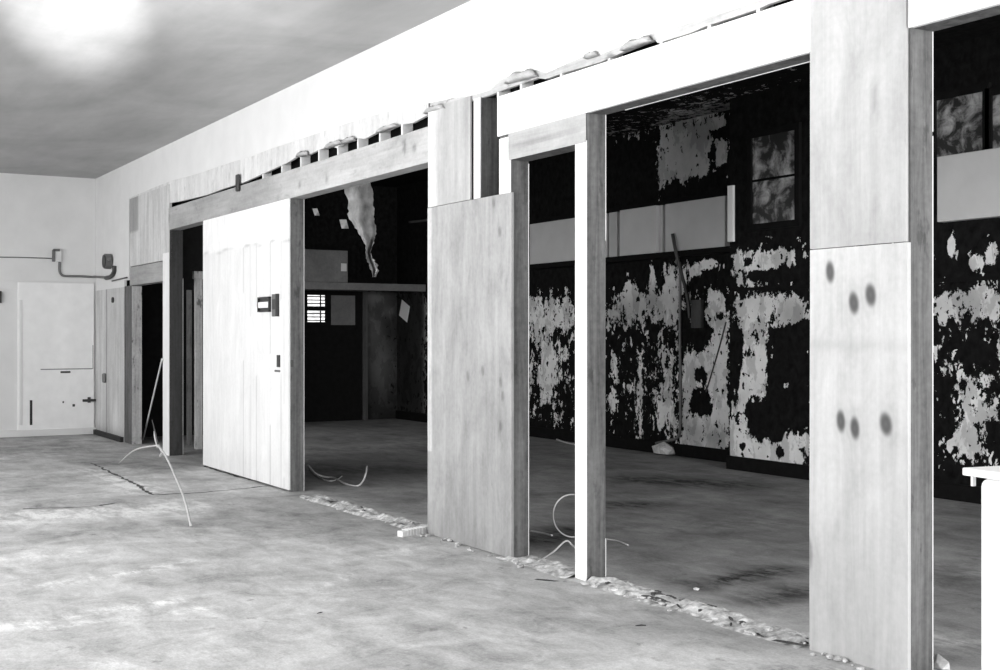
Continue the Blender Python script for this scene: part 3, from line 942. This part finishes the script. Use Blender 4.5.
struct(MB().box(sx(529,YL-.16), XSTEP-.02, YL-.15, YL-.001, zb1+.002, zb1+.05).build('trim_14', M['black']))
struct(MB().box(sx(529,YL-.16), XSTEP-.02, YL-.17, YL-.001, zb0-.07, zb0-.002).build('trim_15', M['black']))

# windows with dirty panes high on the far wall
def window(px0, px1, py0, py1, nm, rails, fr=.07):
    x0, x1 = sx(px0, YR-.03), sx(px1, YR-.03); m_ = (px0+px1)/2
    z1, z0 = zz(m_, py0, YR-.03), zz(m_, py1, YR-.03)
    root = empty(nm, ((x0+x1)/2, YR, z0), None, None); root['kind'] = 'structure'
    mb = MB()
    mb.box(x0-fr, x0, YR-.04, YR-.001, z0-fr, z1+fr); mb.box(x1, x1+fr, YR-.04, YR-.001, z0-fr, z1+fr)
    mb.box(x0, x1, YR-.04, YR-.001, z0-fr, z0); mb.box(x0, x1, YR-.04, YR-.001, z1, z1+fr)
    for q in rails: 
        zq = z0+(z1-z0)*q; mb.box(x0, x1, YR-.035, YR-.001, zq-.012, zq+.012)
    mb.build('window_frame', M['black'], root)
    MB().box(x0, x1, YR-.02, YR-.015, z0, z1).build('pane', M['mottled'], root)
window(752, 795, 134, 222, 'window_1', [.5])
window(936, 983, 96, 155, 'window_2', [])
window(992, 1030, 92, 146, 'window_3', [])

# conduit pipes
yy = YL-.02
def wallp(px, py, y=None):
    x, z = onY(px, py, y or yy); return Vector((x, y or yy, z))
wire('conduit', [wallp(680,262), wallp(680,330), wallp(680.5,400), wallp(680,430), wallp(677,438), wallp(668,441), wallp(656,443)], .018, M['grey_metal'], 'thin vertical pipe on peeling far wall bending at its foot', 'pipe')
wire('conduit', [wallp(672.5,234,YL-.2), wallp(676,252,YL-.2), wallp(681,272,YL-.15), wallp(687,295,YL-.05), wallp(690,318)], .022, M['dark_metal'], 'dark slanting pipe hanging over the pale panel row', 'pipe')
wire('wire', [wallp(726,322,YL-.007), wallp(718,352,YL-.007), wallp(706,392,YL-.007)], .009, M['dark_metal'], 'thin dark wire slanting across the peeling far wall', 'wire')
tag(MB().bbox(sx(694,YL), sx(704,YL), YL-.05, YL-.001, zz(698,328,YL), zz(698,300,YL), .008).build('wall_box', M['timber_dark']), 'dark grey box fixed on the peeling far wall beside pipe', 'box')
# small mortar heap at base of wall
hp = chip_mesh('mortar_heap', M['chip'], (.22, .14, .1), 77)
o = bpy.data.objects.new('mortar_heap', hp); C.objects.link(o); x, y = onZ(664, 455); o.location = (x, y, 0)
tag(o, 'small pale mortar heap on floor at foot of far wall pipe', 'rubble')

# ------------------------------------------------------------------ deep end of the room behind
# door with louvre light on end wall
yd0, yd1 = onX(304, 335, XE)[0], onX(361, 335, XE)[0]
zd1 = onX(330, 291, XE)[1]
root = empty('door_1', (XE, (yd0+yd1)/2, 0), None, None); root['kind'] = 'structure'
ya, yb = onX(307.5, 305, XE+.05)[0], onX(325.5, 305, XE+.05)[0]
za, zb = onX(316, 322, XE+.05)[1], onX(316, 295, XE+.05)[1]
mb = MB()
mb.box(XE+.005, XE+.05, yd0, ya, 0, zd1); mb.box(XE+.005, XE+.05, yb, yd1, 0, zd1)
mb.box(XE+.005, XE+.05, ya, yb, 0, za); mb.box(XE+.005, XE+.05, ya, yb, zb, zd1)
mb.build('door_leaf', M['black'], root)
MB().box(XE+.01, XE+.015, ya, yb, za, zb).build('pane', M['daylight'], root)
mb = MB()
n = 8
for i in range(n):
    z = za + (zb-za)*(i+.5)/n
    mb.box(XE+.02, XE+.05, ya, yb, z-.009, z+.009)
zm = (za+zb)/2; mb.box(XE+.018, XE+.052, ya, yb, zm-.03, zm+.03)
mb.box(XE+.018, XE+.05, ya+(yb-ya)*.72, ya+(yb-ya)*.76, za, zb)
mb.build('louvre', M['black'], root)
mb = MB()
yf = onX(366, 335, XE)[0]
mb.box(XE+.005, XE+.08, yd1, yf, 0, zd1+.1); mb.box(XE+.005, XE+.08, yd0-.1, yd1, zd1, zd1+.1)
mb.build('door_frame', M['timber_dark'], root)
mb = MB(); y2a, y2b = onX(331, 305, XE+.05)[0], onX(355, 305, XE+.05)[0]
mb.box(XE+.05, XE+.055, y2a, y2b, za-.05, zb)
mb.build('dim_pane', M['box'], root)

# cross beam in front of end wall
XBm = -19.2
yA, zA = onX(296, 286, XBm); yB, zB = onX(432, 289, XBm)
tag(MB().bbox(XBm-.06, XBm+.04, TH+.02 if False else yA-1.0, YL-.002, zA-.05, zA+.07, .005).build('cross_beam', M['box']), 'dim grey horizontal beam across dark end of the inner room', 'beam')
# box on beam
yb0, yb1 = onX(304, 270, XBm)[0], onX(347, 270, XBm)[0]
zt_ = onX(325, 250, XBm)[1]
r = empty('storage_box', (XBm-.02, (yb0+yb1)/2, zA+.071), 'dim grey box sitting on the beam at dark end of inner room', 'box')
MB().bbox(XBm-.4, XBm+.04, yb0, yb1, zA+.071, zt_, .01).build('box_body', M['box'], r)
yq, zq = onX(344, 267, XBm+.05)
MB().bbox(XBm+.04, XBm+.05, yq-.05, yq+.05, zq-.07, zq+.06, .003).build('tag_plate', M['panel_grey'], r)

# torn sheet hanging from the ceiling
def hanging():
    LR = [(338,371,166),(341,371,183),(346,372,196),(348,373,206),(347,373,216),(353,375,224),(357,376,231),(362,376,239),(366,373,247),(366,371,253),(366,373,258),(369,377,264),(371,379,270),(373,376,277)]
    cl = [((a_+b_)/2, y_, b_-a_) for a_, b_, y_ in LR]
    Zs = 18.5
    v, f = [], []
    nC = 9
    dn = np.interp(np.linspace(0, len(cl)-1, 46), range(len(cl)), [c_[0] for c_ in cl])
    dy = np.interp(np.linspace(0, len(cl)-1, 46), range(len(cl)), [c_[1] for c_ in cl])
    dw = np.interp(np.linspace(0, len(cl)-1, 46), range(len(cl)), [c_[2] for c_ in cl])
    for i, (cx, cy, w) in enumerate(zip(dn, dy, dw)):
        for j in range(nC):
            t = j/(nC-1)-.5
            jag = random.uniform(-1.0, 1.0) if j in (0, nC-1) else 0
            p = at(cx + t*w + jag, cy, Zs)
            off = .10*math.sin(t*7 + i*.14) + .06*mnoise.noise(Vector((t*4, i*.2, 2)))
            p += Vector((off*FX, off*FY, 0))*-1
            v.append(p)
    for i in range(45):
        for j in range(nC-1):
            a = i*nC+j; f.append((a, a+1, a+nC+1, a+nC))
    # carry the top up to the ceiling
    o = link_mesh('hanging_sheet', v, f, M['sheet'], smooth=True)
    tag(o, 'torn pale sheet of ceiling paper hanging down inside the second opening', 'torn sheet')
hanging()
def small_flap(cx, cy, w, h, label):
    v, f = [], []
    for i in range(5):
        for j in range(4):
            p = at(cx+(j/3-.5)*w+(i-2)*.6, cy+(i/4-.5)*h, 18.7+.05*math.sin(i*1.3+j)); v.append(p)
    for i in range(4):
        for j in range(3):
            a = i*4+j; f.append((a, a+1, a+5, a+4))
    tag(link_mesh('paper_scrap', v, f, M['sheet'], smooth=True), label, 'scrap')
small_flap(344, 224, 7, 9, 'small pale paper curl beside the torn hanging sheet')
small_flap(316, 212, 5, 7, 'small pale paper scrap hanging left of the torn sheet')
# paper on far wall
xq_, zq_ = onY(404, 311, YL-.012)
me = MB().box(-.17, .17, -.003, .003, -.15, .15)
o = link_mesh('paper_sheet', me.v, me.f, M['paper'], None, base=(0,0,0)); o.location = (xq_, YL-.002, zq_); o.rotation_euler = (0, math.radians(22), 0)
tag(o, 'small tilted white paper sheet on the dark far wall', 'paper')
# thin rail at mid height
wire('conduit', [Vector((XE+.6, YL-.05, zz(427,219,YL-.05))), Vector((sx(427,YL-.05), YL-.05, zz(427,220,YL-.05))), Vector((sx(460,YL-.05), YL-.05, zz(427,220,YL-.05)))], .02, M['grey_metal'], 'thin high pipe along dark far wall in the second opening', 'pipe')

# ------------------------------------------------------------------ back wall things
def bw(px, py, off=.0):
    y, z = onX(px, py, XB+off); return Vector((XB+off, y, z))
def board(nm, px0, px1, py0, py1, th, m, parent=None):
    a, b = bw(px0, py0), bw(px1, py1)
    m_ = (px0+px1)/2
    z1, z0 = bw(m_, py0).z, bw(m_, py1).z
    return MB().bbox(XB-.006, XB+th, a.y, b.y, max(z0, 0), z1, .004).build(nm, m, parent)
struct(board('trim_16', -60, 94, 281, 289, .02, M['plaster']))
root = empty('door_2', (XB, bw(56,335).y, 0), None, None); root['kind'] = 'structure'
board('door_leaf', 17.5, 93.5, 283, 436, .035, M['white'], root)
board('edge_strip', 19, 22, 300, 425, .042, M['plaster'], root)
board('slot', 29.3, 32, 400, 425, .037, M['dark'], root)
board('latch', 60, 70, 371, 373, .04, M['dark_metal'], root)
mb = MB()
o = board('hinge', 82, 97, 399, 401.5, .05, M['dark_metal'], root)
board('hinge_pin', 87, 90, 397, 402.5, .055, M['dark_metal'], root)
board('keyhole', 72, 74.5, 404, 406.5, .04, M['dark_metal'], root)
board('keyhole', 62, 63.5, 401, 403, .04, M['dark_metal'], root)
board('rail_line', 40, 92, 368.5, 369.5, .037, M['grey_metal'], root)
board('stile_line', 92, 92.8, 345, 369, .037, M['grey_metal'], root)
tag(board('door_handle', -6, 1.2, 291, 303, .05, M['dark_metal']), 'dark handle on white back wall at the left photo edge', 'handle')
struct(board('baseboard_back', -60, 95, 430, 437, .06, M['plaster']))

# conduit run with boxes
O = .016
def rw(px, py, off=.025):
    x, z = onY(px, py, -off); return Vector((x, -off, z))
wire('conduit', [bw(-40,256.5,.006), bw(20,257.5,.006), bw(53,258.5,.006)], .008, M['grey_metal'], 'thin cable running along white back wall to the small box', 'cable')
r = empty('outlet_box', bw(56,262,O), 'small pale electrical box with dark rim on white back wall', 'electrical box')
a, b = bw(53,250), bw(61,262)
MB().bbox(XB, XB+.05, a.y, b.y, b.z, a.z, .008).build('box_body', M['panel_edge'], r)
mb = MB().box(XB, XB+.07, a.y-.015, a.y+.02, b.z, a.z).box(XB, XB+.07, a.y, b.y-.03, a.z-.02, a.z+.015)
mb.build('rim', M['grey_metal'], r)
p0 = bw(59.5,262,O); 
pts = [p0, bw(59.5,270,O), bw(61,274,O), bw(65,276,O), bw(80,276.3,O), bw(93.5,277,O), Vector((XB+.08, -.05, bw(94,277).z)), rw(99,277), rw(106,277.5)]
wire('conduit', pts, .019, M['grey_metal'], 'grey conduit pipe crossing the back corner between two boxes', 'pipe')
wire('conduit', [rw(106,278), rw(111,276.5), rw(114,272), rw(114.5,266)], .032, M['dark_metal'], 'thick dark elbow pipe under the round box near back corner', 'pipe')
# round box
cx_, cz_ = onY(111.5, 261.5, 0)
v, f = [], []
r = empty('junction_box', (cx_, -.0, cz_-.1), 'round dark junction box on wall near the back corner', 'electrical box')
mb = MB().tube([(cx_, -.012, cz_), (cx_, -.10, cz_)], .11, 18)
mb.build('box_body', M['grey_metal'], r)
MB().tube([(cx_, -.10, cz_), (cx_, -.115, cz_)], .095, 18).build('cover', M['dark_metal'], r)
MB().tube([(cx_+.06, -.06, cz_), (cx_+.14, -.06, cz_+.02)], .03, 8).build('connector', M['grey_metal'], r)
wire('wire', [rw(112,281,.02), rw(120,279,.02), rw(127,277.5,.02)], .01, M['dark_metal'], 'short dark wire from elbow pipe toward the leftmost doorway', 'wire')
x_, z_ = onY(113.5, 300, -.006)
MB().tube([(x_, -.004, z_), (x_, -.03, z_)], .04, 14).build('knob', M['dark_metal'], WC)
x_, z_ = onY(105.5, 378, -.006)
tag(MB().bbox(x_-.05, x_+.05, -.05, .002, z_-.07, z_+.07, .02).build('pipe_clamp', M['grey_metal']), 'small grey clamp low on the corner pier', 'clamp')
# splinter of dark wood at slot
x_, z_ = onY(239, 183, -.01)
tag(MB().bbox(x_-.04, x_+.04, -.04, -.008, z_-.09, z_+.09, .012).build('bracket', M['dark_metal']), 'small dark bracket on torn edge above the long header', 'bracket')

# ------------------------------------------------------------------ white capped pedestal at right edge
Zp = 4.0
pc = at(980, 480, Zp)
ztop = at(980, 470, Zp).z
PX, PY = at(1027, 480, Zp).x, at(1027, 480, Zp).y
r = empty('pedestal', (PX, PY, 0), 'white capped pedestal standing at the right photo edge', 'pedestal')
r.rotation_euler = (0, 0, math.radians(-8))
def local(mb, nm, m, smooth=False):
    o = link_mesh(nm, mb.v, mb.f, m, None, base=(0,0,0), smooth=smooth); o.parent = r; o.location = (0,0,0); return o
zt = ztop
local(MB().bbox(-.105, .105, -.105, .105, 0, zt-.03, .03, 4), 'column', M['white'])
local(MB().bbox(-.138, .138, -.138, .138, zt-.025, zt, .004), 'cap', M['white'])
local(MB().bbox(-.125, -.115, -.115, -.10, zt-.06, zt-.025, .002), 'clip', M['panel_edge'])

# ------------------------------------------------------------------ light
def area(name, loc, rot, sx_, sy_, e):
    l = bpy.data.lights.new(name, 'AREA'); l.shape = 'RECTANGLE'; l.size = sx_; l.size_y = sy_; l.energy = e
    o = bpy.data.objects.new(name, l); C.objects.link(o); o.location = loc; o.rotation_euler = rot; return o
area('window_light_left', (-5.0, -7.8, 2.2), (math.radians(90), 0, 0), 13, 2.6, 800)
area('window_light_far', (-14.5, -7.8, 2.0), (math.radians(90), 0, 0), 5, 2.2, 240)
area('inner_fill', (2.9, 2.6, 2.3), (math.radians(90), 0, math.radians(90)), 3.6, 2.4, 1000)  # added fill for the room behind, from an assumed unseen source
area('end_fill', (-17, 1.0, 2.6), (math.radians(90), 0, 0), 1.6, 1.4, 32)  # added fill hidden behind the white panel, lifts the dark end
area('ceiling_up_fill', (-4.5, -5.2, .9), (math.radians(180), 0, 0), 2.5, 2.5, 230)  # added upward fill that lightens the near part of the ceiling
def spot(name, loc, target, e, ang, blend, rad=.2):
    l = bpy.data.lights.new(name, 'SPOT'); l.energy = e; l.spot_size = math.radians(ang); l.spot_blend = blend; l.shadow_soft_size = rad
    o = bpy.data.objects.new(name, l); C.objects.link(o); o.location = loc
    d = Vector(target)-Vector(loc); o.rotation_euler = d.to_track_quat('-Z', 'Y').to_euler(); return o
hx, hy = onZ(60, 12, CH)
hx, hy = onZ(72, 6, CH)
spot('ceiling_glow_fill', (.3, -4.9, 1.3), (hx, hy, CH), 46000, 7.0, 1.0, .05)  # added narrow spot that makes the bright patch on the ceiling
spot('ceiling_glow_fill', (.3, -4.9, 1.3), (*onZ(200, -60, CH), CH), 16000, 14, 1.0, .05)  # added wider, weaker spot for the glow beside that patch
hx2, hy2 = onY(650, 40)[0], 0
spot('wall_fill', (-3.5, -6.5, 1.2), (hx2, 0, 3.6), 500, 50, 1.0, .5)  # added spot that brightens the upper partition wall directly

w = bpy.data.worlds.new('world'); sc.world = w; w.use_nodes = True
w.node_tree.nodes['Background'].inputs[0].default_value = (1, 1, 1, 1)
w.node_tree.nodes['Background'].inputs[1].default_value = .25

# ------------------------------------------------------------------ camera
cam = bpy.data.cameras.new('camera'); co = bpy.data.objects.new('camera', cam); C.objects.link(co)
cam.sensor_width = 36; cam.lens = FPX/1000*36; cam.clip_start = .05
co.location = CAM
co.rotation_euler = Vector((FX, FY, 0)).to_track_quat('-Z', 'Y').to_euler()
sc.camera = co
